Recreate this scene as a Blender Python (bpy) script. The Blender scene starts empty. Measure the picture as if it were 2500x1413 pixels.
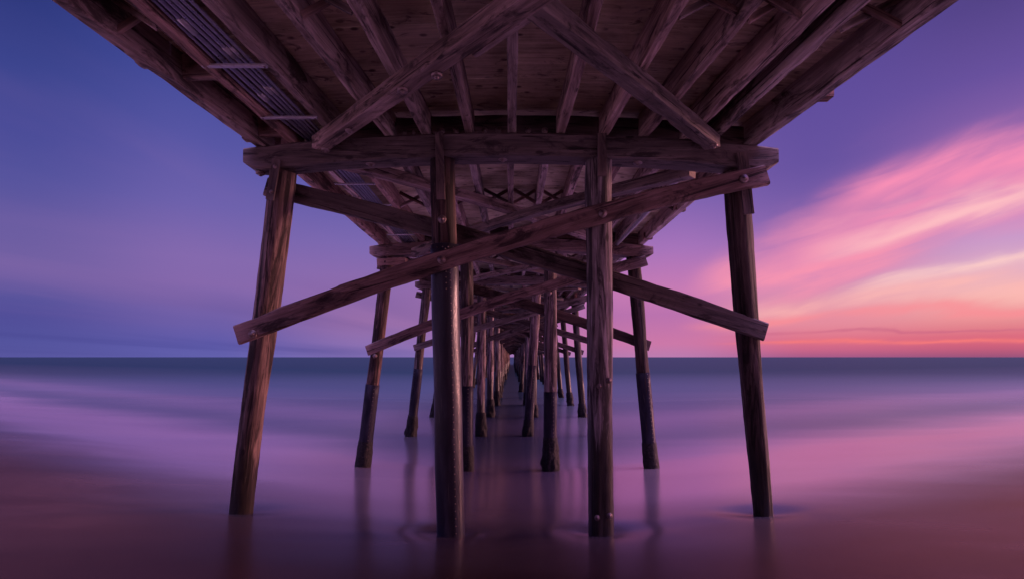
import bpy, bmesh, math, random
from mathutils import Vector, Matrix, noise
random.seed(7)
SC = bpy.context.scene
COL = SC.collection
R = math.radians

# ------------------------------------------------------------------ camera
CZ = 3.5                                   # eye height above the sea
cam = bpy.data.cameras.new('camera'); camo = bpy.data.objects.new('camera', cam); COL.objects.link(camo)
camo.location = (0, 0, CZ); camo.rotation_euler = (R(90), 0, 0)
cam.sensor_width = 36; cam.lens = 18; cam.shift_y = 0.0658
cam.clip_start = 0.05; cam.clip_end = 60000
SC.camera = camo

# ------------------------------------------------------------------ world: dusk sky
def lin(c):
    return tuple((v/255/12.92 if v/255 <= .04045 else ((v/255+.055)/1.055)**2.4) for v in c)

W = bpy.data.worlds.new('World'); SC.world = W; W.use_nodes = True
nt = W.node_tree; nt.nodes.clear()
def N(t, **kw):
    n = nt.nodes.new(t)
    for k, v in kw.items(): setattr(n, k, v)
    return n
def L(a, b): nt.links.new(a, b)
def M(op, a, b=None, clamp=False, c=None):
    n = N('ShaderNodeMath', operation=op, use_clamp=clamp)
    for i, v in enumerate((a, b, c)):
        if v is None: continue
        if isinstance(v, (int, float)): n.inputs[i].default_value = v
        else: L(v, n.inputs[i])
    return n.outputs[0]
def MR(v, a, b, c=0., d=1., smooth=True):
    n = N('ShaderNodeMapRange', interpolation_type='SMOOTHSTEP' if smooth else 'LINEAR')
    L(v, n.inputs[0])
    for i, q in enumerate((a, b, c, d)): n.inputs[i+1].default_value = q
    return n.outputs[0]
def MIX(f, a, b, blend='MIX'):
    n = N('ShaderNodeMix', data_type='RGBA', blend_type=blend)
    if isinstance(f, (int, float)): n.inputs[0].default_value = f
    else: L(f, n.inputs[0])
    for i, v in ((6, a), (7, b)):
        if isinstance(v, tuple): n.inputs[i].default_value = (*v[:3], 1)
        else: L(v, n.inputs[i])
    return n.outputs[2]
def RAMP(v, stops, interp='LINEAR'):
    n = N('ShaderNodeValToRGB'); cr = n.color_ramp; cr.interpolation = interp
    L(v, n.inputs[0])
    while len(cr.elements) < len(stops): cr.elements.new(.5)
    for e, (p, c) in zip(cr.elements, stops):
        e.position = p
        e.color = (*c[:3], 1) if isinstance(c, tuple) else (c, c, c, 1)
    return n.outputs[0]
tc = N('ShaderNodeTexCoord')
sep = N('ShaderNodeSeparateXYZ'); L(tc.outputs['Generated'], sep.inputs[0])
sx, sy, sz = sep.outputs
az = M('MULTIPLY', M('ARCTAN2', sx, sy), 180/math.pi)
el = M('MULTIPLY', M('ARCSINE', sz), 180/math.pi)
elf = M('DIVIDE', el, 90.0, clamp=True)
COLS = [
 (-180, [(0,(105,78,110)),(10,(115,86,120)),(25,(90,74,122)),(50,(76,74,150)),(90,(122,98,98))]),
 (-90,  [(0,(84,82,160)),(8,(104,92,170)),(20,(70,74,158)),(45,(48,58,132)),(90,(122,98,98))]),
 (-45,  [(0,(88,86,159)),(1.4,(83,83,157)),(3.4,(80,77,152)),(5.2,(90,84,156)),(7.5,(113,95,162)),(10.3,(106,92,161)),(14,(85,83,157)),(18,(68,73,150)),(22,(56,67,141)),(27,(45,56,125)),(50,(42,50,110)),(90,(104,68,94))]),
 (-31,  [(0,(98,96,172)),(1.2,(94,90,169)),(3.6,(110,94,167)),(7,(134,104,172)),(9.5,(132,105,174)),(14.3,(110,97,172)),(19.6,(88,86,164)),(25,(70,76,154)),(50,(44,52,114)),(90,(104,68,94))]),
 (-15,  [(0,(132,112,180)),(1.2,(140,112,178)),(3.6,(152,110,169)),(7,(146,108,172)),(12,(124,104,176)),(17,(98,92,169)),(25,(76,78,156)),(50,(48,54,116)),(90,(104,68,94))]),
 (17,   [(0,(186,124,176)),(1.5,(204,120,168)),(4.5,(186,114,174)),(7,(200,123,180)),(11.5,(166,115,186)),(16,(130,100,176)),(25,(96,80,160)),(50,(58,56,126)),(90,(122,98,98))]),
 (31,   [(0,(164,90,136)),(.8,(205,102,136)),(1.6,(222,112,136)),(3,(228,138,156)),(5,(222,146,170)),(8,(182,126,184)),(11,(148,108,177)),(14,(120,93,169)),(18,(103,82,160)),(24,(95,76,155)),(50,(60,55,125)),(90,(122,98,98))]),
 (44,   [(0,(150,82,124)),(.9,(205,95,124)),(1.7,(218,106,128)),(3,(230,142,148)),(5,(244,182,178)),(7,(222,172,196)),(9.5,(198,154,202)),(11,(196,140,194)),(14.5,(176,116,182)),(18,(132,95,168)),(22,(104,80,157)),(27,(84,67,136)),(50,(60,54,122)),(90,(122,98,98))]),
 (70,   [(0,(222,110,120)),(3,(255,160,140)),(8,(255,170,165)),(16,(215,130,175)),(26,(130,92,160)),(50,(66,58,126)),(90,(122,98,98))]),
 (115,  [(0,(190,110,150)),(10,(214,134,184)),(25,(140,104,176)),(50,(72,66,138)),(90,(122,98,98))]),
 (180,  [(0,(105,78,110)),(10,(115,86,120)),(25,(90,74,122)),(50,(76,74,150)),(90,(122,98,98))]),
]
cur = None; pa = None
for a, st in COLS:
    r = RAMP(elf, [(e/90, lin(c)) for e, c in st], 'CARDINAL' if False else 'LINEAR')
    cur = r if cur is None else MIX(MR(az, pa, a), cur, r)
    pa = a
# streaky clouds on a high plane, drawn out along one heading
den = M('ADD', sz, .07)
px_ = M('DIVIDE', sx, den); py_ = M('DIVIDE', sy, den)
ca, sa = math.cos(R(13)), math.sin(R(13))
along = M('ADD', M('MULTIPLY', px_, sa), M('MULTIPLY', py_, ca))
cross = M('SUBTRACT', M('MULTIPLY', px_, ca), M('MULTIPLY', py_, sa))
def cloud(fa, fc, seed, det=5, dist=.6):
    cb = N('ShaderNodeCombineXYZ')
    L(M('MULTIPLY', along, fa), cb.inputs[0]); L(M('MULTIPLY', cross, fc), cb.inputs[1]); cb.inputs[2].default_value = seed
    n = N('ShaderNodeTexNoise'); n.inputs['Scale'].default_value = 1; n.inputs['Detail'].default_value = det
    n.inputs['Distortion'].default_value = dist; L(cb.outputs[0], n.inputs['Vector'])
    return n.outputs[0]
def puffs(fa, fe, seed, det, dist):
    cb = N('ShaderNodeCombineXYZ'); L(M('MULTIPLY', az, fa), cb.inputs[0]); L(M('MULTIPLY', M('SUBTRACT', el, M('MULTIPLY', az, .22)), fe), cb.inputs[1]); cb.inputs[2].default_value = seed
    n = N('ShaderNodeTexNoise'); n.inputs['Scale'].default_value = 1; n.inputs['Detail'].default_value = det
    n.inputs['Distortion'].default_value = dist; L(cb.outputs[0], n.inputs['Vector']); return n.outputs[0]
warp = M('ADD', M('MULTIPLY', M('SUBTRACT', cloud(.30, .60, 3.1, 5, .8), .5), .9), M('MULTIPLY', M('SUBTRACT', puffs(.07, .24, 2.3, 6, .5), .5), 7.0))
elw = M('ADD', el, M('MULTIPLY', warp, MR(el, 0, 9, .12, 1., False)))
def band(az0, el0, slope, w, colour, amp, a_in, a_out=None):
    global cur
    c = M('ADD', M('MULTIPLY', M('SUBTRACT', az, az0), slope), el0)
    q = M('DIVIDE', M('SUBTRACT', elw, c), w)
    g = M('POWER', 2.718, M('MULTIPLY', M('MULTIPLY', q, q), -1))
    f = M('MULTIPLY', M('MULTIPLY', g, amp), MR(az, *a_in))
    if a_out: f = M('MULTIPLY', f, MR(az, a_out[1], a_out[0]))
    f = M('MULTIPLY', f, MR(puffs(.08, .45, 6.1, 5, .5), .28, .58, .4, 1.05))
    cur = MIX(f, cur, lin(colour))
band(34, 14.2, .17, 1.7, (248, 142, 182), .95, (29, 37))
band(33, 10.9, .17, 2.8, (250, 148, 182), .75, (23, 32))
band(34, 10.7, .17, 1.1, (255, 196, 198), .8, (28, 36))
band(26, 7.6, .12, 2.0, (252, 150, 176), .85, (18, 24), (34, 42))
band(40, 6.5, .15, .6, (255, 208, 202), .8, (30, 38))
band(34, 4.9, .06, .85, (255, 186, 180), .75, (20, 29))
band(30, 3.6, .02, .5, (250, 140, 150), .7, (17, 25))
band(35, 1.35, .0, .16, (250, 124, 122), .75, (20, 30))
band(35, 2.2, .0, .14, (196, 96, 132), .5, (20, 30))
# low cloud bank over the sea
n3 = cloud(.05, .22, 5.5, 4, .5)
bank = M('MULTIPLY', M('MULTIPLY', MR(n3, .45, .62), MR(az, 0, -30)), M('MULTIPLY', MR(el, 9, 3.5), MR(el, -1, 1)))
cur = MIX(M('MULTIPLY', bank, .6), cur, lin((68,66,140)))
n4 = cloud(.16, .42, 9.2, 5, .6)
cur = MIX(M('MULTIPLY', M('MULTIPLY', MR(n4, .46, .68), MR(az, 5, -25)), MR(el, 2, 7, 0, .30)), cur, lin((142,108,172)))
back = M('MULTIPLY', M('ADD', MR(M('ABSOLUTE', az), 75, 135, 1., 1.0), MR(el, 44, 75, 0, 34.)), M('ADD', 1.0, M('MULTIPLY', M('MULTIPLY', MR(az, 50, 80), MR(az, 140, 100)), 2.6)))  # boosts unseen sky overhead and far right, to light the deck underside
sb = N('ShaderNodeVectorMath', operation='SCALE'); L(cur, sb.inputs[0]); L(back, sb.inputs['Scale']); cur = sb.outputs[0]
sky = N('ShaderNodeTexSky', sky_type='NISHITA', sun_disc=False, sun_elevation=R(1.5), sun_rotation=R(58))
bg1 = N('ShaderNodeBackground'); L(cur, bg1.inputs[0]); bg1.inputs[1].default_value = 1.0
bg2 = N('ShaderNodeBackground'); L(sky.outputs[0], bg2.inputs[0]); bg2.inputs[1].default_value = 0.001
ad = N('ShaderNodeAddShader'); L(bg1.outputs[0], ad.inputs[0]); L(bg2.outputs[0], ad.inputs[1])
wo = N('ShaderNodeOutputWorld'); L(ad.outputs[0], wo.inputs[0])

# ------------------------------------------------------------------ sun: last glow, low at the right
sl = bpy.data.lights.new('sun', 'SUN'); slo = bpy.data.objects.new('sun', sl); COL.objects.link(slo)
sl.energy = 5.0; sl.angle = R(14); sl.color = (1.0, .45, .43)
d = Vector((math.sin(R(76))*math.cos(R(4.5)), math.cos(R(76))*math.cos(R(4.5)), math.sin(R(4.5))))
slo.rotation_euler = d.to_track_quat('Z', 'Y').to_euler(); slo.location = (40, 20, 20)

SC.view_settings.view_transform = 'Standard'; SC.view_settings.look = 'None'
SC.view_settings.exposure = 0; SC.view_settings.gamma = 1
SC.render.engine = 'CYCLES'
SC.cycles.use_denoising = True
SC.cycles.max_bounces = 8; SC.cycles.diffuse_bounces = 5; SC.cycles.transparent_max_bounces = 12

# ------------------------------------------------------------------ materials
def material(name):
    global nt
    m = bpy.data.materials.new(name); m.use_nodes = True; nt = m.node_tree; nt.nodes.clear()
    return m
def out(sh):
    o = N('ShaderNodeOutputMaterial'); L(sh, o.inputs[0])
def noise_tex(vec, scale, detail=4, rough=.55, dist=0.):
    n = N('ShaderNodeTexNoise'); n.inputs['Scale'].default_value = scale; n.inputs['Detail'].default_value = detail
    n.inputs['Roughness'].default_value = rough; n.inputs['Distortion'].default_value = dist
    L(vec, n.inputs['Vector']); return n.outputs[0]
def obj_coords():
    t = N('ShaderNodeTexCoord'); oi = N('ShaderNodeObjectInfo')
    ofs = N('ShaderNodeCombineXYZ')
    for i, k in enumerate((37., 53., 71.)): L(M('MULTIPLY', oi.outputs['Random'], k), ofs.inputs[i])
    v = N('ShaderNodeVectorMath', operation='ADD'); L(t.outputs['Object'], v.inputs[0]); L(ofs.outputs[0], v.inputs[1])
    return t.outputs['Object'], v.outputs[0], oi.outputs['Random']
def scaled(v, s):
    m = N('ShaderNodeMapping'); m.inputs['Scale'].default_value = s; L(v, m.inputs[0]); return m.outputs[0]
def bump(h, strength, dist, prev=None):
    b = N('ShaderNodeBump'); b.inputs['Strength'].default_value = strength; b.inputs['Distance'].default_value = dist
    L(h, b.inputs['Height'])
    if prev is not None: L(prev, b.inputs['Normal'])
    return b.outputs[0]
def principled(col, rough, normal=None, metal=0., spec=.5):
    p = N('ShaderNodeBsdfPrincipled')
    for k, v in (('Base Color', col), ('Roughness', rough), ('Metallic', metal), ('Specular IOR Level', spec)):
        if isinstance(v, tuple): p.inputs[k].default_value = (*v, 1)
        elif isinstance(v, (int, float)): p.inputs[k].default_value = v
        else: L(v, p.inputs[k])
    if normal is not None: L(normal, p.inputs['Normal'])
    return p.outputs[0]

def wood(name, dark, mid, light, pile=False):
    m = material(name)
    o, v, rnd = obj_coords()
    grain = noise_tex(scaled(v, (16, 16, .9)), 1, 7, .62, .4)
    fine = noise_tex(scaled(v, (70, 70, 2.2)), 1, 3, .6)
    blot = noise_tex(scaled(v, (2.0, 2.0, .8)), 1, 5, .6, .5)
    crack = noise_tex(scaled(v, (26, 26, .55)), 1, 4, .6, .25)
    col = RAMP(M('ADD', M('MULTIPLY', grain, .65), M('MULTIPLY', blot, .35)), [(.30, dark), (.5, mid), (.70, light)])
    col = MIX(MR(fine, .35, .75, .0, .45), col, dark)
    ge = N('ShaderNodeNewGeometry'); worn = M('MULTIPLY', MR(ge.outputs['Pointiness'], .515, .60), MR(blot, .3, .6, .35, 1.))
    if not pile: col = MIX(M('MULTIPLY', worn, .55), col, tuple(min(.8, c*1.5) for c in light))
    ck = MR(crack, .60, .655)
    stain = MR(noise_tex(scaled(v, (5., 5., .45) if pile else (3.4, 3.4, 1.1)), 1, 7, .72, 1.2), *((.445, .56) if pile else (.48, .64)))
    col = MIX(M('MULTIPLY', stain, .86), col, tuple(c*.35 for c in dark))
    vo = N('ShaderNodeTexVoronoi'); vo.inputs['Scale'].default_value = 1.0; L(scaled(v, (3.2, 3.2, 1.5)), vo.inputs['Vector'])
    knot = MR(vo.outputs['Distance'], .13, .07)
    col = MIX(M('MULTIPLY', knot, .8), col, tuple(c*.3 for c in dark))
    col = MIX(M('MULTIPLY', ck, .85), col, tuple(c*.18 for c in dark))
    hsv = N('ShaderNodeHueSaturation'); L(col, hsv.inputs['Color'])
    L(MR(rnd, 0, 1, .70, 1.28, False), hsv.inputs['Value']); L(MR(M('FRACT', M('MULTIPLY', rnd, 7.31)), 0, 1, .6, 1.15, False), hsv.inputs['Saturation']); col = hsv.outputs[0]
    rough = .78
    if pile:
        at = N('ShaderNodeAttribute', attribute_type='OBJECT', attribute_name='wet_height')
        sp = N('ShaderNodeSeparateXYZ'); L(o, sp.inputs[0])
        ragged = noise_tex(scaled(v, (9, 9, .5)), 1, 5, .65, .3)
        edge = M('SUBTRACT', M('ADD', at.outputs['Fac'], M('MULTIPLY', M('SUBTRACT', ragged, .5), 2.4)), sp.outputs[2])
        wet = MR(edge, -.12, .22)
        slime = RAMP(noise_tex(scaled(v, (12, 12, 2)), 1, 5), [(.35, (.010, .008, .008)), (.6, (.026, .020, .016)), (.75, (.050, .046, .026))])
        col = MIX(M('MULTIPLY', wet, .93), col, slime)
        rough = MR(wet, 0, 1, .8, .38)
    h = M('SUBTRACT', M('ADD', M('MULTIPLY', grain, .7), M('MULTIPLY', fine, .3)), M('MULTIPLY', ck, .8))
    out(principled(col, rough, bump(h, .85, .02), 0, .22))
    return m
WOOD = wood('weathered_timber', (.040, .022, .019), (.145, .083, .070), (.33, .205, .178))
WOOD_PALE = wood('lit_stringer_timber', (.065, .036, .030), (.26, .160, .138), (.54, .365, .325))  # lighter copy of the timber, with underside bounce light put into the colour
WOOD_MID = wood('creosoted_shaded_timber', (.028, .017, .017), (.095, .058, .055), (.23, .155, .148))  # creosoted wood, darker still to put front-face shade into the colour
WOOD_DARK = wood('tarred_shaded_timber', (.030, .020, .020), (.075, .048, .044), (.14, .092, .085))  # tarred wood; on the front cap its dark tone stands for shade
PILE_RED = wood('red_brown_pile', (.028, .016, .016), (.125, .070, .062), (.40, .235, .205), True)
PILE_GREY = wood('silver_grey_pile', (.045, .032, .033), (.23, .165, .170), (.66, .52, .54), True)
PILE_DARK = wood('dark_pile', (.016, .010, .010), (.052, .031, .029), (.15, .098, .092), True)

def deck_mat():
    m = material('plywood_underside')
    o, v, rnd = obj_coords()
    grain = noise_tex(scaled(v, (1.0, 22, 22)), 1, 6, .62, .5)
    blot = noise_tex(scaled(v, (1.2, 1.6, 1)), 1, 5, .6, .6)
    col = RAMP(M('ADD', M('MULTIPLY', grain, .42), M('MULTIPLY', blot, .58)), [(.33, (.22, .175, .105)), (.5, (.58, .485, .325)), (.66, (.84, .72, .52))])
    vo = N('ShaderNodeTexVoronoi'); L(scaled(v, (3.4, 5.5, 3)), vo.inputs['Vector']); vo.inputs['Scale'].default_value = 1
    spot = M('MULTIPLY', MR(vo.outputs['Distance'], .24, .10), MR(noise_tex(v, 1.3, 2), .40, .55))
    col = MIX(M('MULTIPLY', spot, .85), col, (.035, .022, .016))
    sp = N('ShaderNodeSeparateXYZ'); L(o, sp.inputs[0])
    st = MR(noise_tex(scaled(v, (2.5, 6, 1)), 1, 5, .7, 1.), .55, .68)
    col = MIX(M('MULTIPLY', st, .75), col, (.07, .045, .035))
    out(principled(col, .85, bump(grain, .5, .01), 0, .3)); return m
PLY = deck_mat()

def metal(name, c, rough, rust=.5):
    m = material(name); o, v, rnd = obj_coords()
    n = noise_tex(v, 14, 5); col = MIX(M('MULTIPLY', MR(n, .5, .7), rust), c, (.10, .055, .04))
    out(principled(col, MR(n, .3, .7, rough-.08, rough+.15), bump(n, .3, .004), .75)); return m
STEEL = metal('galvanised_steel', (.42, .40, .43), .45, .3)
IRON = metal('rusty_iron', (.12, .09, .085), .6, .8)
BOLT = metal('bolt_steel', (.20, .15, .145), .5, .8)
PIPE = metal('conduit_grey', (.25, .25, .32), .34, .12)

def jacket_mat(name, spec):
    m = material(name); o, v, rnd = obj_coords()
    n = noise_tex(scaled(v, (5, 5, 1.0)), 1, 5, .6, .4); n2 = noise_tex(v, 22, 4)
    col = RAMP(n, [(.32, (.008, .008, .014)), (.55, (.018, .016, .026)), (.72, (.040, .036, .052))])
    sc_ = MR(noise_tex(scaled(v, (40, 40, 1.5)), 1, 4), .64, .72)
    col = MIX(M('MULTIPLY', sc_, .4), col, (.16, .13, .13))
    out(principled(col, MR(n, .3, .7, .30, .5), bump(M('ADD', n, M('MULTIPLY', n2, .3)), .4, .03), 0, spec)); return m
JACKET = jacket_mat('black_pile_wrap', .32); JACKET_DULL = jacket_mat('dull_black_pile_wrap', .06)
def crust_mat():
    m = material('mussel_crust'); o, v, rnd = obj_coords()
    n = noise_tex(v, 18, 5); col = RAMP(n, [(.35, (.005, .005, .006)), (.6, (.016, .013, .014)), (.78, (.05, .042, .04))])
    out(principled(col, .62, bump(n, 1, .03), 0, .12)); return m
CRUST = crust_mat()

# beach profile, shared by the ground meshes and the water material
def shore(x): return 8.5 + (1.45-.20*x/math.sqrt(x*x+9))*(math.sqrt(1+(x/2.5)**2)-1)
def beach_z(x, y):
    s = y - shore(x)
    z = .64 - .078*s - .012*max(0, min(s, 7))
    if s > 7: z = .64-.63 - .045*(s-7)
    return max(z, -3.0) if y > 0 else min(z, 3.2)
def node_s():
    g = N('ShaderNodeNewGeometry'); sp = N('ShaderNodeSeparateXYZ'); L(g.outputs['Position'], sp.inputs[0])
    x, y, z = sp.outputs
    x2 = M('MULTIPLY', x, x); xx = M('DIVIDE', x2, 6.25)
    sh = M('ADD', M('MULTIPLY', M('SUBTRACT', M('SQRT', M('ADD', xx, 1)), 1), M('SUBTRACT', 1.45, M('MULTIPLY', .20, M('DIVIDE', x, M('SQRT', M('ADD', x2, 9)))))), 8.5)
    return g.outputs['Position'], x, y, M('SUBTRACT', y, sh)
def wetsurf(col, rough, fmax, fmin=.02, ior=1.33, normal=None, tint=None):
    df = N('ShaderNodeBsdfDiffuse'); gl = N('ShaderNodeBsdfGlossy')
    if isinstance(col, tuple): df.inputs[0].default_value = (*col, 1)
    else: L(col, df.inputs[0])
    if isinstance(rough, float): gl.inputs['Roughness'].default_value = rough
    else: L(rough, gl.inputs['Roughness'])
    gl.inputs[0].default_value = (1, .95, .96, 1)
    if tint is not None: L(tint, gl.inputs[0])
    fr = N('ShaderNodeFresnel'); fr.inputs[0].default_value = ior
    if normal is not None:
        for n in (df, gl): L(normal, n.inputs['Normal'])
    f = N('ShaderNodeMapRange'); L(fr.outputs[0], f.inputs[0])
    for i, q in enumerate((0., 1., fmin, fmax)):
        if isinstance(q, (int, float)): f.inputs[i+1].default_value = q
        else: L(q, f.inputs[i+1])
    fo = f.outputs[0]
    mx = N('ShaderNodeMixShader'); L(fo, mx.inputs[0]); L(df.outputs[0], mx.inputs[1]); L(gl.outputs[0], mx.inputs[2])
    return mx.outputs[0]
def sand_mat():
    m = material('wet_sand'); p, x, y, s = node_s()
    n = noise_tex(scaled(p, (.22, .5, 1)), 1, 5, .55, .6)
    g = noise_tex(p, 90, 3)
    wetc = RAMP(n, [(.3, (.018, .0065, .005)), (.55, (.028, .0105, .0085)), (.75, (.045, .018, .015))])
    bounce_sand = MR(M('SUBTRACT', M('ABSOLUTE', x), M('MAXIMUM', y, 5)), 1.0, 4.0)  # pale sand added outside the view, to bounce light under the deck
    col = MIX(bounce_sand, wetc, (.58, .46, .39))
    col = MIX(MR(g, .35, .7, 0, .35), col, (.07, .035, .03))
    wet = MR(y, -4, 5)
    rough = MR(n, .3, .7, .17, .28)
    out(wetsurf(col, rough, .45, .02, 1.33, bump(noise_tex(scaled(p, (5., 13., 1)), 1, 4, .6, .7), .22, .02, bump(g, .3, .006)), tint=MIX(0., (1., .68, .62), (1., .68, .62)))); return m
SAND = sand_mat()
def water_mat():
    m = material('long_exposure_water'); p, x, y, s = node_s()
    n = noise_tex(scaled(p, (.10, .28, 1)), 1, 4, .5, .8)
    band = noise_tex(scaled(p, (.018, .11, 1)), 1, 3, .5, .6)
    soft = noise_tex(scaled(p, (.05, .16, 1)), 1, 4, .5, .5)
    sw = M('ADD', s, M('ADD', M('MULTIPLY', M('SUBTRACT', band, .5), 6), M('MULTIPLY', M('SUBTRACT', soft, .5), 4)))
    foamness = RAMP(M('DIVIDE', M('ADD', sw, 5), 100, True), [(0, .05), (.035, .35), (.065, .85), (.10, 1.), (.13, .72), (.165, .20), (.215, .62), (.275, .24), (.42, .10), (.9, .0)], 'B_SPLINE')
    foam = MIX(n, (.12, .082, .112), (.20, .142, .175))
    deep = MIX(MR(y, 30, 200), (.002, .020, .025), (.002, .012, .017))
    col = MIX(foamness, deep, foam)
    cover = MR(M('ADD', s, M('MULTIPLY', M('SUBTRACT', n, .5), 2.4)), -3.6, 2.0, 0, .96)
    rough = MR(y, 10, 60, .20, .30)
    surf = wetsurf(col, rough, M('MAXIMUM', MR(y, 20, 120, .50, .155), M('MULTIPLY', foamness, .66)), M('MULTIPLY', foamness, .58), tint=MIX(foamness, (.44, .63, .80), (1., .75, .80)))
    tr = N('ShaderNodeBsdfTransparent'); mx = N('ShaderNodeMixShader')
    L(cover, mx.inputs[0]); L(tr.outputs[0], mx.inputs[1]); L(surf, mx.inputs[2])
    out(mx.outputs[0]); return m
WATER = water_mat()

# ------------------------------------------------------------------ helpers
def tag(o, label=None, cat=None, group=None, kind=None):
    if label: o['label'] = label
    if cat: o['category'] = cat
    if group: o['group'] = group
    if kind: o['kind'] = kind
    return o
def link(name, me, parent=None, mat=None, mw=None):
    o = bpy.data.objects.new(name, me); COL.objects.link(o)
    if mat: me.materials.append(mat)
    if parent: o.parent = parent
    if mw is not None: o.matrix_world = mw
    return o
def frame(p0, p1, up=Vector((0, 0, 1))):
    z = (p1-p0).normalized(); y = (up - z*up.dot(z)).normalized(); x = y.cross(z)
    mt = Matrix((x, y, z)).transposed().to_4x4(); mt.translation = p0
    return mt, (p1-p0).length
def to_mesh(name, bm, smooth=False):
    me = bpy.data.meshes.new(name); bm.normal_update(); bm.to_mesh(me); bm.free()
    if smooth:
        for f in me.polygons: f.use_smooth = True
    return me
def timber_mesh(length, w, h, camber=0., segs=None, rough=1., bev=.014, ch0=0, ch1=0):
    """A sawn timber from z=0 to z=length: w along x, h along y, worn arrises, optional hog and chamfered end undersides."""
    bm = bmesh.new(); segs = segs or max(4, int(length/.22)); sd = random.uniform(0, 500)
    prof = []
    a, b = w/2, h/2
    for cx, cy, pts in ((a, b, ((-bev, 0), (0, -bev))), (a, -b, ((0, bev), (-bev, 0))), (-a, -b, ((bev, 0), (0, bev))), (-a, b, ((0, -bev), (bev, 0)))):
        for q in pts: prof.append((cx+q[0], cy+q[1]))
    prof2 = []
    for i in range(8):
        prof2.append(prof[i])
        if i % 2 == 1:
            n = prof[(i+1) % 8]; prof2.append(((prof[i][0]+n[0])/2, (prof[i][1]+n[1])/2))
    prof = prof2; rings = []
    for k in range(segs+1):
        t = k/segs; z = t*length; off = camber*(1-(2*t-1)**2)
        wob = noise.noise(Vector((sd, z*.35, 3)))*.010*rough; wob2 = noise.noise(Vector((sd+9, z*.35, 7)))*.010*rough
        ring = []
        for i, (x, y) in enumerate(prof):
            n = noise.noise(Vector((x*9+sd, y*9, z*3.1)))*.006*rough
            n2 = max(0, noise.noise(Vector((i*3.7+sd, 2.2, z*1.7)))-.28)*.05*rough
            f = 1 - (n2/max(w, h))*2 + n/min(w, h)
            yy = y*f
            if y < 0:
                if ch0 and z < ch0: yy = y*(.30+.70*z/ch0) if y < -b*.3 else y
                if ch1 and length-z < ch1: yy = y*(.30+.70*(length-z)/ch1) if y < -b*.3 else y
            ring.append(bm.verts.new((x*f+wob, yy+off+wob2, z)))
        rings.append(ring)
    n = len(prof)
    for k in range(segs):
        for i in range(n):
            bm.faces.new((rings[k][i], rings[k][(i+1) % n], rings[k+1][(i+1) % n], rings[k+1][i]))
    bm.faces.new(list(reversed(rings[0]))); bm.faces.new(rings[-1])
    bmesh.ops.recalc_face_normals(bm, faces=bm.faces)
    return to_mesh('timber', bm)
def timber(name, p0, p1, w, h, mat, parent=None, up=Vector((0, 0, 1)), **kw):
    p0, p1 = Vector(p0), Vector(p1); mw, ln = frame(p0, p1, up)
    return link(name, timber_mesh(ln, w, h, **kw), parent, mat, mw)
def round_mesh(length, r0, r1, segs=28, dz=.12, rough=1., wav=0.):
    """A debarked log from z=0 to z=length with shakes, knots and a slight sweep."""
    bm = bmesh.new(); nz = max(3, int(length/dz)); sd = random.uniform(0, 500); rings = []
    for k in range(nz+1):
        z = length*k/nz; r = r0+(r1-r0)*k/nz
        ox = noise.noise(Vector((sd, z*.25, 0)))*.03*rough; oy = noise.noise(Vector((sd, z*.25, 5)))*.03*rough
        env = min(1, k/2, (nz-k)/2); ring = []
        for i in range(segs):
            a = 2*math.pi*i/segs; c, s = math.cos(a), math.sin(a)
            n = noise.noise(Vector((c*1.6+sd, s*1.6, z*.55)))*.020 + noise.noise(Vector((c*7+sd, s*7, z*.7)))*.012 + noise.noise(Vector((c*5, s*5+sd, z*5)))*.006
            cr = noise.noise(Vector((c*9+sd, s*9+4, z*.30)));  n -= max(0, cr-.32)*.07
            n += wav*max(0, noise.noise(Vector((c*3+sd, s*3, z*4.5))))
            rr = r + n*rough
            ring.append(bm.verts.new((c*rr+ox*env, s*rr+oy*env, z)))
        rings.append(ring)
    for k in range(nz):
        for i in range(segs):
            bm.faces.new((rings[k][i], rings[k][(i+1) % segs], rings[k+1][(i+1) % segs], rings[k+1][i]))
    bm.faces.new(list(reversed(rings[0]))); bm.faces.new(rings[-1])
    return to_mesh('log', bm, True)
def tube_mesh(pts, r, segs=10):
    bm = bmesh.new(); prev = None
    for i, p in enumerate(pts):
        p = Vector(p); t = (Vector(pts[min(i+1, len(pts)-1)])-Vector(pts[max(i-1, 0)])).normalized()
        u = Vector((0, 0, 1)); u = (u-t*u.dot(t)).normalized() if abs(t.z) < .95 else Vector((1, 0, 0)); w = t.cross(u)
        ring = [bm.verts.new(p+(u*math.cos(2*math.pi*k/segs)+w*math.sin(2*math.pi*k/segs))*r) for k in range(segs)]
        if prev:
            for k in range(segs): bm.faces.new((prev[k], prev[(k+1) % segs], ring[(k+1) % segs], ring[k]))
        else: bm.faces.new(ring)
        prev = ring
    bm.faces.new(list(reversed(prev))); bmesh.ops.recalc_face_normals(bm, faces=bm.faces)
    return to_mesh('tube', bm, True)
def bolt_mesh(r=.055):
    """Dished washer with a domed nut, axis along +z."""
    bm = bmesh.new(); prof = [(0, .040), (r*.30, .038), (r*.42, .030), (r*.44, .013), (r*.8, .013), (r, .006), (r, -.02)]
    prev = None; sg = 16
    for rr, z in prof:
        ring = [bm.verts.new((max(rr, .001)*math.cos(2*math.pi*k/sg), max(rr, .001)*math.sin(2*math.pi*k/sg), z+.004*math.sin(3*k)*(rr > .02))) for k in range(sg)]
        if prev:
            for k in range(sg): bm.faces.new((prev[k], prev[(k+1) % sg], ring[(k+1) % sg], ring[k]))
        prev = ring
    bmesh.ops.recalc_face_normals(bm, faces=bm.faces)
    return to_mesh('bolt', bm, True)
BOLT_ME = bolt_mesh(.066); BOLT_ME.materials.append(BOLT)
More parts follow.
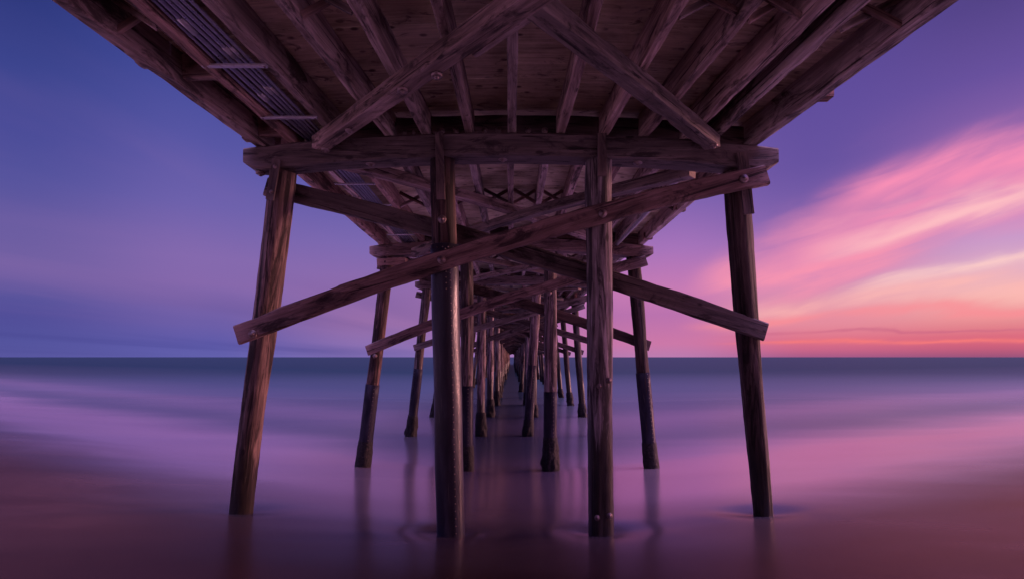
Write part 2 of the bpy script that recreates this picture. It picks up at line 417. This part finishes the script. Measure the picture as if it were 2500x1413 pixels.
def bolt(parent, world, normal, s=1.):
    bpy.context.view_layer.update()
    o = bpy.data.objects.new('bolt', BOLT_ME); COL.objects.link(o); o.parent = parent
    q = Vector(normal).to_track_quat('Z', 'Y').to_matrix().to_4x4()
    mw = Matrix.Translation(Vector(world)) @ q @ Matrix.Scale(s, 4)
    o.matrix_local = parent.matrix_world.inverted() @ mw
    return o
def P(px, py, y): return Vector(((px-1250)/1250*y, y, CZ+(871-py)/1250*y))

# ------------------------------------------------------------------ ground and sea
def sheet(name, xs, ys, zf, mat, smooth=True):
    bm = bmesh.new(); g = [[bm.verts.new((x, y, zf(x, y))) for x in xs] for y in ys]
    for j in range(len(ys)-1):
        for i in range(len(xs)-1): bm.faces.new((g[j][i], g[j][i+1], g[j+1][i+1], g[j+1][i]))
    o = link(name, to_mesh(name, bm, smooth), None, mat); o['kind'] = 'structure'; return o
def spread(step, near, far):
    v = [0.]; s = step
    while v[-1] < far:
        v.append(v[-1]+s)
        if v[-1] > near: s *= 1.25
    return v
PILE_FEET = []
def scour(x, y):
    z = 0
    for fx, fy in PILE_FEET:
        dx, dy = x-fx, y-fy
        if abs(dx) < 3 and abs(dy) < 2:
            z -= .085*math.exp(-(dx*dx/.45+dy*dy/.16))
            z += .012*math.exp(-((abs(dx)-.9)**2/.2+(dy+.25)**2/.1))
    return z
xa = spread(.12, 7, 25000); XS = sorted({-v for v in xa} | set(xa))
ya = spread(.12, 18, 40000); YN = sorted({-v for v in spread(.4, 12, 300)} | set(ya))

# ------------------------------------------------------------------ pier geometry
D1, BAY = 8.33, 7.2
NB = 34
def bent_y(k): return D1 + BAY*k
def crown(x): return -.25*(x/4.25)**2
CAPB, CAPT = 3.20, 3.56
STR = CAPT + .015                    # underside of the stringers, relative to the eye
SH = .40
ORD = ['front', 'second', 'third', 'fourth', 'fifth', 'sixth', 'seventh', 'eighth', 'ninth', 'tenth', 'eleventh', 'twelfth', 'thirteenth',
       'fourteenth', 'fifteenth', 'sixteenth', 'seventeenth', 'eighteenth', 'nineteenth', 'twentieth'] + \
      ['twenty-'+s for s in ('first', 'second', 'third', 'fourth', 'fifth', 'sixth', 'seventh', 'eighth', 'ninth')] + ['thirtieth'] + \
      ['thirty-'+s for s in ('first', 'second', 'third', 'fourth', 'fifth')]

def jacket(parent, length, r0, r1, z0, z1, seam_ang=None, top_band=False, s=28):
    rr = lambda z: r0+(r1-r0)*z/length + (.026 if top_band else .016)
    bm = bmesh.new(); prev = None; n = max(4, int((z1-z0)/.3)); sd = random.uniform(0, 99)
    prof = [(rr(z0), z0)] + [(rr(z0+(z1-z0)*k/n), z0+(z1-z0)*k/n) for k in range(1, n)] + [(rr(z1)+.002, z1-.01), (rr(z1)-.018, z1)]
    for r, z in prof:
        ring = []
        for k in range(s):
            a = 2*math.pi*k/s
            q = r + noise.noise(Vector((math.cos(a)*1.2+sd, math.sin(a)*1.2, z*.8)))*.012
            if seam_ang is not None:
                da = (a-seam_ang+math.pi) % (2*math.pi)-math.pi
                q += .010*math.exp(-(da/.16)**2)
            ring.append(bm.verts.new((q*math.cos(a), q*math.sin(a), z)))
        if prev:
            for k in range(s): bm.faces.new((prev[k], prev[(k+1) % s], ring[(k+1) % s], ring[k]))
        prev = ring
    bm.faces.new(prev)
    if seam_ang is not None:
        pts = []; n0 = len(bm.faces)
        z = z0+.10
        while z < z1-.05:
            pts.append((seam_ang, z)); z += .118
        if top_band:
            for k in range(16):
                a = 2*math.pi*k/16; pts += [(a, z1-.07), (a+.1, z1-.22)]
            for k in range(8): pts += [(seam_ang-.30, z1-.1-.09*k)]
        for a, z in pts:
            c = Vector(((rr(z)+.006)*math.cos(a), (rr(z)+.006)*math.sin(a), z))
            bmesh.ops.create_icosphere(bm, subdivisions=1, radius=.013, matrix=Matrix.Translation(c))
        bm.faces.ensure_lookup_table()
        for fc in bm.faces[n0:]: fc.material_index = 1
    j = link('pile_jacket', to_mesh('pile_jacket', bm, True), parent, JACKET if top_band else JACKET_DULL)
    j.data.materials.append(BOLT)
    return j
def crust(parent, r, z0, z1, amp=.075):
    bm = bmesh.new(); sd = random.uniform(0, 99); prev = None; n = max(8, int((z1-z0)/.06)); s = 30
    for k in range(n+1):
        t = k/n; z = z0+(z1-z0)*t; ring = []
        for i in range(s):
            a = 2*math.pi*i/s; c, q = math.cos(a), math.sin(a)
            lump = max(0, .35+noise.noise(Vector((c*2.3+sd, q*2.3, z*3.3))))+.5*max(0, noise.noise(Vector((c*6+sd, q*6, z*9))))
            e = (1-t**3) if t < 1 else -.3
            ring.append(bm.verts.new((c*(r+.004+amp*lump*e), q*(r+.004+amp*lump*e), z)))
        if prev:
            for i in range(s): bm.faces.new((prev[i], prev[(i+1) % s], ring[(i+1) % s], ring[i]))
        prev = ring
    return link('mussel_crust', to_mesh('mussel_crust', bm, True), parent, CRUST)

def pile(foot, top, r0, r1, mat, wet, label, group, near=True):
    foot, top = Vector(foot), Vector(top)
    d_ = (top-foot).normalized(); sink = .8
    base = foot - d_*sink
    mw, ln = frame(base, top, Vector((0, -1, 0)))
    me = round_mesh(ln, r0, r1, 32 if near else 14, .10 if near else .5)
    o = link('timber_pile', me, None, mat, mw)
    o['wet_height'] = wet + sink
    tag(o, label, 'pile', group)
    return o, ln, sink
def strap(parent, p0, p1, w, h, mat, name='strap', lab=None):
    bpy.context.view_layer.update()
    mw, ln = frame(Vector(p0), Vector(p1), Vector((0, -1, 0)))
    o = link(name, timber_mesh(ln, w, h, segs=8, rough=.3, bev=.004), parent, mat)
    o.matrix_local = parent.matrix_world.inverted() @ mw
    return o

GP = 'timber piles holding up the pier'
# front row -------------------------------------------------------------
y1 = D1
def foot_at(x, y): return Vector((x, y, max(0, beach_z(x, y))))
front = [
 # foot x, foot y, top x, r0, r1, material, wet height, label
 (-4.90, D1+.95, -3.72, .19, .205, PILE_RED, 1.15, 'reddish brown cracked pile leaning outward, leftmost of the front row, foot in wet sand'),
 (-1.00, D1, -1.13, .20, .20, PILE_DARK, .3, 'thick pile wrapped in a glossy black riveted jacket, in the front row'),
 (1.45, D1, 1.42, .195, .215, PILE_GREY, 1.75, 'bare silver grey upright pile with black wet foot, in the front row'),
 (4.54, D1+.95, 3.63, .165, .195, PILE_DARK, 1.2, 'dark pile leaning outward against the sunset, rightmost of the front row'),
]
FRONT = []
for fx, fy, tx, r0, r1, mt, wet, lab in front:
    f = foot_at(fx, fy); PILE_FEET.append((fx, fy))
    o, ln, sink = pile(f, (tx, D1, CZ+CAPB+crown(tx)+.01), r0, r1, mt, wet, lab, GP)
    FRONT.append((o, ln, sink, f, r0, r1))
bpy.context.view_layer.update()
o, ln, sink, f, r0, r1 = FRONT[1]
zj = 4.93 - f.z + sink + .38
jacket(o, ln, r0, r1, sink-.3, zj, R(118), True, 44)
cf = D1-.215                                        # front face of the front cap
strap(FRONT[0][0], (-3.83, cf-.02, 5.98), (-3.72, cf-.02, 6.62), .13, .03, WOOD_DARK, 'strap')
strap(FRONT[1][0], (-1.12, cf-.035, 5.98), (-1.15, cf-.035, 7.03), .13, .05, WOOD_DARK, 'scab_board')
strap(FRONT[2][0], (1.42, cf-.03, 6.35), (1.42, cf-.03, 7.02), .14, .04, WOOD_DARK, 'scab_board')
strap(FRONT[3][0], (3.74, cf-.03, 5.75), (3.63, cf-.03, 6.72), .17, .04, WOOD_DARK, 'scab_board')
bolt(FRONT[0][0], (-3.80, cf-.035, 6.10), (0, -1, 0), .5)
bolt(FRONT[0][0], (-3.74, cf-.035, 6.50), (0, -1, 0), .5)
bolt(FRONT[1][0], (-1.11, D1-.21, 5.68), (0, -1, 0), 1.)
for px, py in ((1458, 1263), (1488, 1258), (1464, 942), (1487, 928)):
    bolt(FRONT[2][0], P(px, py, D1-.19), (0.1, -1, 0), .7)

# other rows ------------------------------------------------------------
far_pile_src = {}
inner = {1: ((-1.38, -1.38), (1.16, 1.17)), 2: ((-1.38, -1.34), (.70, 1.12)), 3: ((-1.27, -1.25), (1.28, 1.22)), 4: ((-1.10, -1.06), (1.05, 1.18))}
POS = ['leftmost', 'left inner', 'right inner', 'rightmost']
for k in range(1, NB):
    y = bent_y(k)
    rng = random.Random(100+k)
    il, ir = inner.get(k, ((-1.2+rng.uniform(-.15, .15), -1.2+rng.uniform(-.12, .12)), (1.15+rng.uniform(-.25, .2), 1.2+rng.uniform(-.15, .15))))
    spots = [(-4.52+rng.uniform(-.08, .08), -3.77), il, ir, (4.18+rng.uniform(-.06, .1), 3.66)]
    for i, (fx, tx) in enumerate(spots):
        f = Vector((fx, y, max(-.05, beach_z(fx, y)))); top = Vector((tx, y, CZ+CAPB+crown(tx)+.01))
        mt = [PILE_RED, PILE_GREY, PILE_GREY, PILE_DARK][i] if rng.random() < .75 else PILE_RED
        side_ = 'outward-leaning' if i in (0, 3) else 'upright'
        if k == 1: look = 'with riveted sleeve in milky shallows'
        elif k < 6: look = 'with mussel-crusted foot in the sea'
        else: look = 'far down the pier tunnel'
        lab = f'{side_} pile {look}, {POS[i]} of the {ORD[k]} row'
        near = k < 4
        if k < 10:
            o, ln, sink = pile(f, top, .185, .195, mt, (2.3 if k > 2 else 1.6) if k > 1 else .5, lab, GP, near)
            if k == 1 or (k == 2 and i != 1):
                zj = {1: 2.72, 2: 3.0}.get(k, 2.3)+rng.uniform(-.35, .35) + sink
                jacket(o, ln, .185, .195, sink-.3, zj, R(90+rng.choice((-1, 1))*rng.uniform(15, 45)) if k < 3 else None, False, 24)
            if k > 1 or i == 2:
                crust(o, .215, sink-.3, sink+rng.uniform(.75, 1.15), .085)
            elif k == 1:
                crust(o, .215, sink-.3, sink+.8, .035)
            if k == 9: far_pile_src[i] = o
        else:
            s = far_pile_src[i]; o = s.copy(); COL.objects.link(o)
            mw, ln = frame(f-(top-f).normalized()*.8, top, Vector((0, -1, 0))); o.matrix_world = mw
            tag(o, lab, 'pile', GP)
            for ch in s.children:
                c = ch.copy(); COL.objects.link(c); c.parent = o

# caps ------------------------------------------------------------------
def cap_mesh(): return timber_mesh(8.5, .42, .36, camber=.25, segs=40, bev=.02, ch0=.2, ch1=.2)
CAPSRC = None
for k in range(NB):
    y = bent_y(k); p0 = Vector((-4.27, y, CZ+(CAPB+CAPT)/2-.25)); p1 = Vector((4.23, y, p0.z))
    lab = ['heavy timber cap beam across the tops of the four front piles'][0] if k == 0 else f'timber cap beam lying across the {ORD[k]} row of piles'
    if k < 5:
        o = timber('cap_beam', p0, p1, .42, .36, WOOD_MID if k else WOOD_DARK, camber=.25, segs=60, bev=.026, ch0=.2, ch1=.2, rough=1.8)
        CAPSRC = o
    else:
        o = CAPSRC.copy(); COL.objects.link(o); o.matrix_world = frame(p0, p1)[0]
    tag(o, lab, 'beam', 'cap beams across the pile rows', 'thing')
    if k == 0:
        for px in (912, 1228, 1550, 650, 1845):
            x = (px-1250)/147; z = CZ+CAPB+crown(x)
            bolt(o, (x, D1-.02, z+.0), (0, 0, -1), 1.1)
    if 0 < k < 4:
        for x in (-4.0, -2.4, 0, 2.4): bolt(o, (x, y-.05, CZ+CAPB+crown(x)), (0, 0, -1), 1.)
# second, shorter timber under the left end of the second row's cap
o = timber('corbel_timber', (-4.05, bent_y(1)-.02, CZ+2.83), (-3.2, bent_y(1)-.02, CZ+2.88), .36, .22, WOOD)
tag(o, 'short corbel timber under the left end of the second cap beam', 'timber')

# sway braces on each row ------------------------------------------------
BSRC = {}
GB = 'diagonal braces bolted across the pile rows'
for k in range(NB):
    y = bent_y(k); rng = random.Random(300+k)
    dz = 0 if k == 0 else rng.uniform(-.3, .05) if k < 3 else rng.uniform(-.25, .2)
    a0, a1 = Vector((-4.32, y-.27, CZ+.34+dz)), Vector((4.0, y-.27, CZ+2.86))
    b0, b1 = Vector((-4.12, y+.27, CZ+2.86)), Vector((4.25, y+.27, CZ+.42+dz*.5))
    for nm, p0, p1 in (('rise', a0, a1), ('fall', b0, b1)):
        if k > 5 and rng.random() < .18: continue
        if k > 1: p0 = p0+Vector((rng.uniform(-.2, .2), 0, rng.uniform(-.2, .2))); p1 = p1+Vector((rng.uniform(-.2, .2), 0, rng.uniform(-.15, .1)))
        if k < 6:
            cam_ = (.20 if nm == 'rise' else .12) if k < 2 else .06
            o = timber('cross_brace', p0, p1, .11, .31 if k < 2 else .28, WOOD_MID if nm == 'rise' else WOOD_DARK, camber=cam_, segs=44, rough=1.7, bev=.022)
            BSRC[nm] = o
        else:
            o = BSRC[nm].copy(); COL.objects.link(o); o.matrix_world = frame(p0, p1)[0]
        what = 'climbing to the right' if nm == 'rise' else 'falling to the right'
        face = 'front' if nm == 'rise' else 'back'
        tag(o, f'long diagonal brace {what}, {face} of the {ORD[k]} row of piles', 'brace', GB)
        if k == 0 and nm == 'rise':
            for px, py in ((617, 815), (1078, 634), (1472, 521), (1817, 437)): bolt(o, P(px, py, y-.34), (0, -1, 0), 1.0)
        if k == 1 and nm == 'rise':
            for px, py in ((915, 868), (1342, 715)): bolt(o, P(px, py, y-.335), (0, -1, 0), 1.)

# stringers -------------------------------------------------------------
GS = 'stringers under the pier deck'
B1 = [(-4.00, -4.22), (-3.49, -3.615), (-2.75, -2.976), (-1.94, -2.29), (-1.375, -1.59), (-.676, -.755), (0, 0), (.78, .86), (1.47, 1.69), (2.11, 2.42), (2.775, 3.07), (3.16, 3.39), (3.82, 4.12)]
B2 = [-3.98, -3.42, -2.78, -2.05, -1.42, -.80, -.1, .55, 1.2, 1.9, 2.6, 3.12, 3.82]
def sname(i):
    return ['outermost on the dark blue side', 'just outside the grey conduits', 'just inside the grey conduits', 'fourth from the blue side', 'fifth from the blue side',
            'sixth from the blue side', 'in the middle of the deck', 'sixth from the sunset side', 'fifth from the sunset side', 'fourth from the sunset side', 'third from the sunset side',
            'second from the sunset side', 'outermost on the sunset side'][i]
def zs(x): return CZ + STR + crown(max(-4.3, min(4.3, x))) + SH/2
for i, (xb, xt) in enumerate(B1):
    sl_ = (xt-xb)/(D1-5.25)
    y0, y1_ = .6, D1+.12
    w = .13 if i not in (0, 12) else .16
    h = SH if i not in (0, 12) else SH+.02
    p0 = Vector((xb+sl_*(D1-y0), y0, zs(xb))); p1 = Vector((xb-sl_*.1, y1_, zs(xb)))
    o = timber('deck_stringer', p0, p1, w, h, WOOD_PALE, rough=1.7)
    tag(o, f'timber stringer of the nearest bay, {sname(i)}', 'stringer', GS)
STR_SRC = {}
for b in range(1, 6):
    for i, x in enumerate(B2):
        y0, y1_ = bent_y(b-1)+.16, bent_y(b)+.10
        ofs = .07 if b % 2 else -.05
        p0 = Vector((x+ofs, y0, zs(x))); p1 = Vector((x+ofs, y1_, zs(x)))
        if b == 1:
            o = timber('deck_stringer', p0, p1, .13 if i not in (0, 12) else .16, SH, WOOD_PALE)
            STR_SRC[i] = o
        else:
            o = STR_SRC[i].copy(); COL.objects.link(o); o.matrix_world = frame(p0, p1)[0]
        tag(o, f'timber stringer between the {ORD[b-1]} and {ORD[b]} rows, {sname(i)}', 'stringer', GS)
for i, x in enumerate(B2):
    o = timber('deck_stringer', (x, bent_y(5)+.16, zs(x)), (x, bent_y(NB-1)+2, zs(x)), .13, SH, WOOD_PALE, segs=60)
    tag(o, f'long run of stringer in the far tunnel, {sname(i)}', 'stringer', GS)

# deck ------------------------------------------------------------------
deck = bpy.data.objects.new('pier_deck', None); COL.objects.link(deck); deck.location = (0, 0, CZ+STR+SH)
tag(deck, 'pier deck of plywood sheets seen from underneath', 'deck')
def half(y, s): 
    y = max(y, -9)
    if y < D1: return (4.07+.0714*(D1-y)) if s < 0 else (3.89+.0974*(D1-y))
    return 4.05 if s < 0 else 3.89
def panel(y0, y1_):
    bm = bmesh.new(); n = 14; g = []
    for zoff in (0.012, .07):
        for y in (y0, y1_):
            row = []
            for k in range(n+1):
                t = k/n; x = -half(y, -1)+(half(y, -1)+half(y, 1))*t
                row.append(bm.verts.new((x, y, crown(max(-4.3, min(4.3, x)))+zoff)))
            g.append(row)
    for k in range(n):
        bm.faces.new((g[0][k], g[1][k], g[1][k+1], g[0][k+1])); bm.faces.new((g[2][k], g[2][k+1], g[3][k+1], g[3][k]))
        bm.faces.new((g[0][k], g[0][k+1], g[2][k+1], g[2][k])); bm.faces.new((g[1][k], g[3][k], g[3][k+1], g[1][k+1]))
    bm.faces.new((g[0][0], g[2][0], g[3][0], g[1][0])); bm.faces.new((g[0][n], g[1][n], g[3][n], g[2][n]))
    bmesh.ops.recalc_face_normals(bm, faces=bm.faces)
    link('plywood_panel', to_mesh('plywood_panel', bm), deck, PLY)
ys_ = [-45, -9, -5, -1.2] + [0.02+1.22*k for k in range(0, 28)]
for a, b in zip(ys_, ys_[1:]): panel(a, b-.008)
panel(ys_[-1], 80); panel(80.01, bent_y(NB-1)+3)

# solid blocking between stringers on the front caps ----------------------
for b in range(0, 3):
    xs_ = [p[0] for p in B1] if b == 0 else [x+(.07 if b % 2 else -.05) for x in B2]
    for i in range(1, 12):
        xa_, xb_ = xs_[i]+.07, xs_[i+1]-.07
        if i == 1 or xb_-xa_ < .15: continue
        xm = (xa_+xb_)/2
        yb = bent_y(b)-.02 if b == 0 else bent_y(b)-.05
        o = timber('blocking', (xa_, yb, zs(xa_)-.02), (xb_, yb, zs(xb_)-.02), .07, SH-.09, WOOD_DARK, segs=5)
        tag(o, f'blocking board on the {ORD[b]} cap beam, gap {["one","two","three","four","five","six","seven","eight","nine","ten","eleven"][i-1]} counted from the blue side', 'blocking', 'blocking boards on the cap beams')
        if b == 0 and 3 <= i <= 6:
            for t in (.3, .72): bolt(o, (xa_+(xb_-xa_)*t, yb-.037, zs(xm)-.12), (0, -1, 0), .8)

# diagonal bracing under the stringers --------------------------------------
GH = 'level diagonal braces under the stringers'
zb = CZ+STR-.13
def level_brace(p0, p1, label, w=.25, h=.22, mat=WOOD, **kw):
    o = timber('deck_brace', p0, p1, w, h, mat, **kw); tag(o, label, 'brace', GH); return o
o = level_brace(Vector((-3.02, 8.03, CZ+3.33)), Vector((1.3, 3.75, CZ+3.46)), 'big diagonal brace under the nearest bay, rising from the cap over the leftmost front pile', .24, .20, camber=.02, rough=2.0)
bpy.context.view_layer.update()
def on_brace(o, t, x, s=1., under=True):
    """A bolt on the underside of a level timber: t metres along, x across."""
    h = .11
    mw = o.matrix_world; bo = bpy.data.objects.new('bolt', BOLT_ME); COL.objects.link(bo); bo.parent = o
    q = Vector((0, -1, 0)).to_track_quat('Z', 'Y').to_matrix().to_4x4()
    bo.matrix_local = Matrix.Translation(Vector((x, -h-.002, t))) @ q @ Matrix.Scale(s, 4)
on_brace(o, .95, .0, .8); on_brace(o, 2.4, -.05, 1.0); on_brace(o, 2.95, .06, 1.0); on_brace(o, .1, .05, 1.)
o2 = level_brace(Vector((3.14, 7.98, CZ+3.33)), Vector((.12, 4.93, CZ+3.46)), 'big diagonal brace under the nearest bay, rising from the cap over the rightmost front pile', .24, .20, camber=.02, rough=2.0)
on_brace(o2, .12, .06, .9)
o3 = timber('splice_block', Vector((-.42, 5.75, CZ+3.43)), Vector((.30, 5.03, CZ+3.45)), .10, .12, WOOD); tag(o3, 'short splice block bolted beside the big nearest diagonal brace', 'timber')
LB = {}
for b in range(1, 9):
    ya_, yb_ = bent_y(b-1)+.32, bent_y(b)-.32
    for s in (-1, 1):
        p0 = Vector((s*3.05, ya_, zb+crown(3)-.0)); p1 = Vector((-s*2.9, yb_, zb+crown(3)+(.0 if s < 0 else -.0)))
        if s > 0: p0.z -= .2; p1.z -= .2
        sd_ = 'blue' if s < 0 else 'sunset'
        lab = f'level brace running from {sd_} side of {ORD[b-1]} row to opposite side of {ORD[b]} row'
        if b == 1:
            o = level_brace(p0, p1, lab, .22, .19, camber=.12); LB[s] = o
        else:
            o = LB[s].copy(); COL.objects.link(o); o.matrix_world = frame(p0, p1)[0]; tag(o, lab, 'brace', GH)

# cross bridging between stringers at mid bay ------------------------------
GX = 'cross bridging between the stringers'
for b, yb in ((0, 5.35), (1, bent_y(0)+3.75), (2, bent_y(1)+3.6)):
    xs_ = [xb+(xt-xb)*(D1-yb)/(D1-5.25) for xb, xt in B1] if b == 0 else [x+(.07 if b % 2 else -.05) for x in B2]
    for i in range(0, 12):
        if i == 1: continue
        if b == 0 and i not in (0, 3, 8, 9, 11): continue
        xa_, xb_ = xs_[i]+.07, xs_[i+1]-.07
        if xb_-xa_ < .2: continue
        g = bpy.data.objects.new('cross_bridging', None); COL.objects.link(g)
        g.location = ((xa_+xb_)/2, yb, zs((xa_+xb_)/2))
        where = ['nearest bay', 'second bay', 'third bay'][b]
        tag(g, f'crossed struts between stringers of the {where}, gap {["one","two","three","four","five","six","seven","eight","nine","ten","eleven","twelve"][i]} counted from the blue side', 'bridging', GX)
        for q in (-1, 1):
            hw = (xb_-xa_)/2
            mw, ln = frame(Vector((-hw*q, q*.03, -SH/2+.06)), Vector((hw*q, q*.03, SH/2-.04)), Vector((0, 1, 0)))
            st = link('strut', timber_mesh(ln, .075, .045, segs=5, rough=.5, bev=.006), g, WOOD); st.matrix_local = mw

# outriggers sticking out under the deck edges -------------------------------
for s, y, lab in ((-1, 5.95, 'timber outrigger end poking out under the dark blue deck edge, nearest the viewer'),
                  (-1, 8.0, 'timber outrigger end beside the left end of the front cap beam'),
                  (1, 6.72, 'timber outrigger end poking out under the sunset side deck edge, nearest the viewer'),
                  (1, 11.9, 'timber outrigger end at the middle of the second bay, sunset side'),
                  (1, 14.7, 'timber outrigger end just before the second cap beam, sunset side')):
    hx = half(y, s); z = CZ+STR+crown(4.2)+.13
    o = timber('outrigger', (s*(hx-.12), y, z), (s*(hx+(.09 if s < 0 else .13)), y, z), .16, .18, WOOD, segs=4)
    tag(o, lab, 'timber', 'outrigger ends along the deck edges')

# spacer blocks between edge stringer and its neighbour
for y, lab in ((6.35, 'short spacer block between the edge stringer and its neighbour, halfway along the nearest bay'), (8.0, 'short spacer block by the left end of the front cap beam')):
    xl, xr = -4.00-.0714*(D1-y)+.08, -3.49-.04*(D1-y)-.06
    o = timber('spacer_block', (xl, y, zs(-4)+.02), (xr, y, zs(-3.8)+.02), .10, .30, WOOD, segs=4); tag(o, lab, 'timber')

# conduits ----------------------------------------------------------------
GC = 'grey conduits slung along the pier'
names = ['thin grey conduit next to the outer stringer', 'fat grey conduit, second from the outer stringer', 'thin grey conduit, third from the outer stringer',
         'medium grey conduit, fourth from the outer stringer', 'thin grey conduit, fifth from the outer stringer', 'thin grey conduit, sixth and nearest the inner stringer']
for i, (fx, r) in enumerate(((.10, .020), (.26, .034), (.43, .022), (.56, .028), (.70, .020), (.84, .020))):
    pts = []
    for y in [.7, 2, 3.5, 5, 6, 6.6, 7.3, 8.33, 9, 10.1, 11.5, 13, 15.5, 18, 22, 27, 34, 45, 60]:
        if y < D1: xo, xi = -3.49-.040*(D1-y)+.07, -2.75-.074*(D1-y)-.07
        else: xo, xi = -3.42+.10, -2.78-.10
        z = CZ+STR+crown(-3.45)+.045+r+ (0.012*math.sin(y*1.7+i) if y > 2 else 0)
        pts.append((xo+(xi-xo)*fx, y, z))
    fine = []
    for a, b in zip(pts, pts[1:]):
        for t in range(4): fine.append(tuple(Vector(a).lerp(Vector(b), t/4)))
    fine.append(pts[-1])
    o = link('conduit', tube_mesh(fine, r), None, PIPE); tag(o, names[i], 'conduit', GC)
    if i in (1, 3, 4):                                   # couplings
        for y in ((5.9, 6.75) if i != 1 else (5.6, 7.0)):
            j = min(range(len(fine)), key=lambda q: abs(fine[q][1]-y))
            c = link('coupling', tube_mesh([fine[j-1], tuple(Vector(fine[j-1]).lerp(Vector(fine[j+1]), .5))], r*1.25), o, STEEL)
for n_, y in enumerate((6.0, 7.3, 10.1, 11.5, 13.0, 14.3, 17.6, 19.4, 21.3)):
    if y < D1: xo, xi = -3.49-.040*(D1-y)-.05, -2.75-.074*(D1-y)+.05
    else: xo, xi = -3.49, -2.70
    z = CZ+STR+crown(-3.45)-.005
    o = timber('conduit_bracket', (xo, y, z), (xi, y, z), .055, .03, STEEL, segs=3, rough=.2, bev=.003)
    tag(o, f'flat steel bracket bar under the grey conduits, {["first","second","third","fourth","fifth","sixth","seventh","eighth","ninth"][n_]} from the viewer', 'bracket', 'bracket bars under the conduits')
    for x in (xo+.03, xi-.03): bolt(o, (x, y, z-.014), (0, 0, -1), .25)
o = link('drain_pipe', tube_mesh([(3.12, 8.6, CZ+3.34), (3.12, 12, CZ+3.34), (3.12, 15.2, CZ+3.34)], .05, 14), None, STEEL)
tag(o, 'pale straight pipe slung below the sunset side stringers behind the front cap', 'pipe')

# ground and sea sheets ----------------------------------------------------
sheet('beach', [v for v in XS if abs(v) < 400], [v for v in YN if -200 < v < 60], lambda x, y: beach_z(x, y)+scour(x, y), SAND)
def water_z(x, y):
    b = beach_z(x, y)+.018+scour(x, y)*.8
    k = .06
    return k*math.log(math.exp(min(b, 5)/k)+1) if b/k < 40 else b
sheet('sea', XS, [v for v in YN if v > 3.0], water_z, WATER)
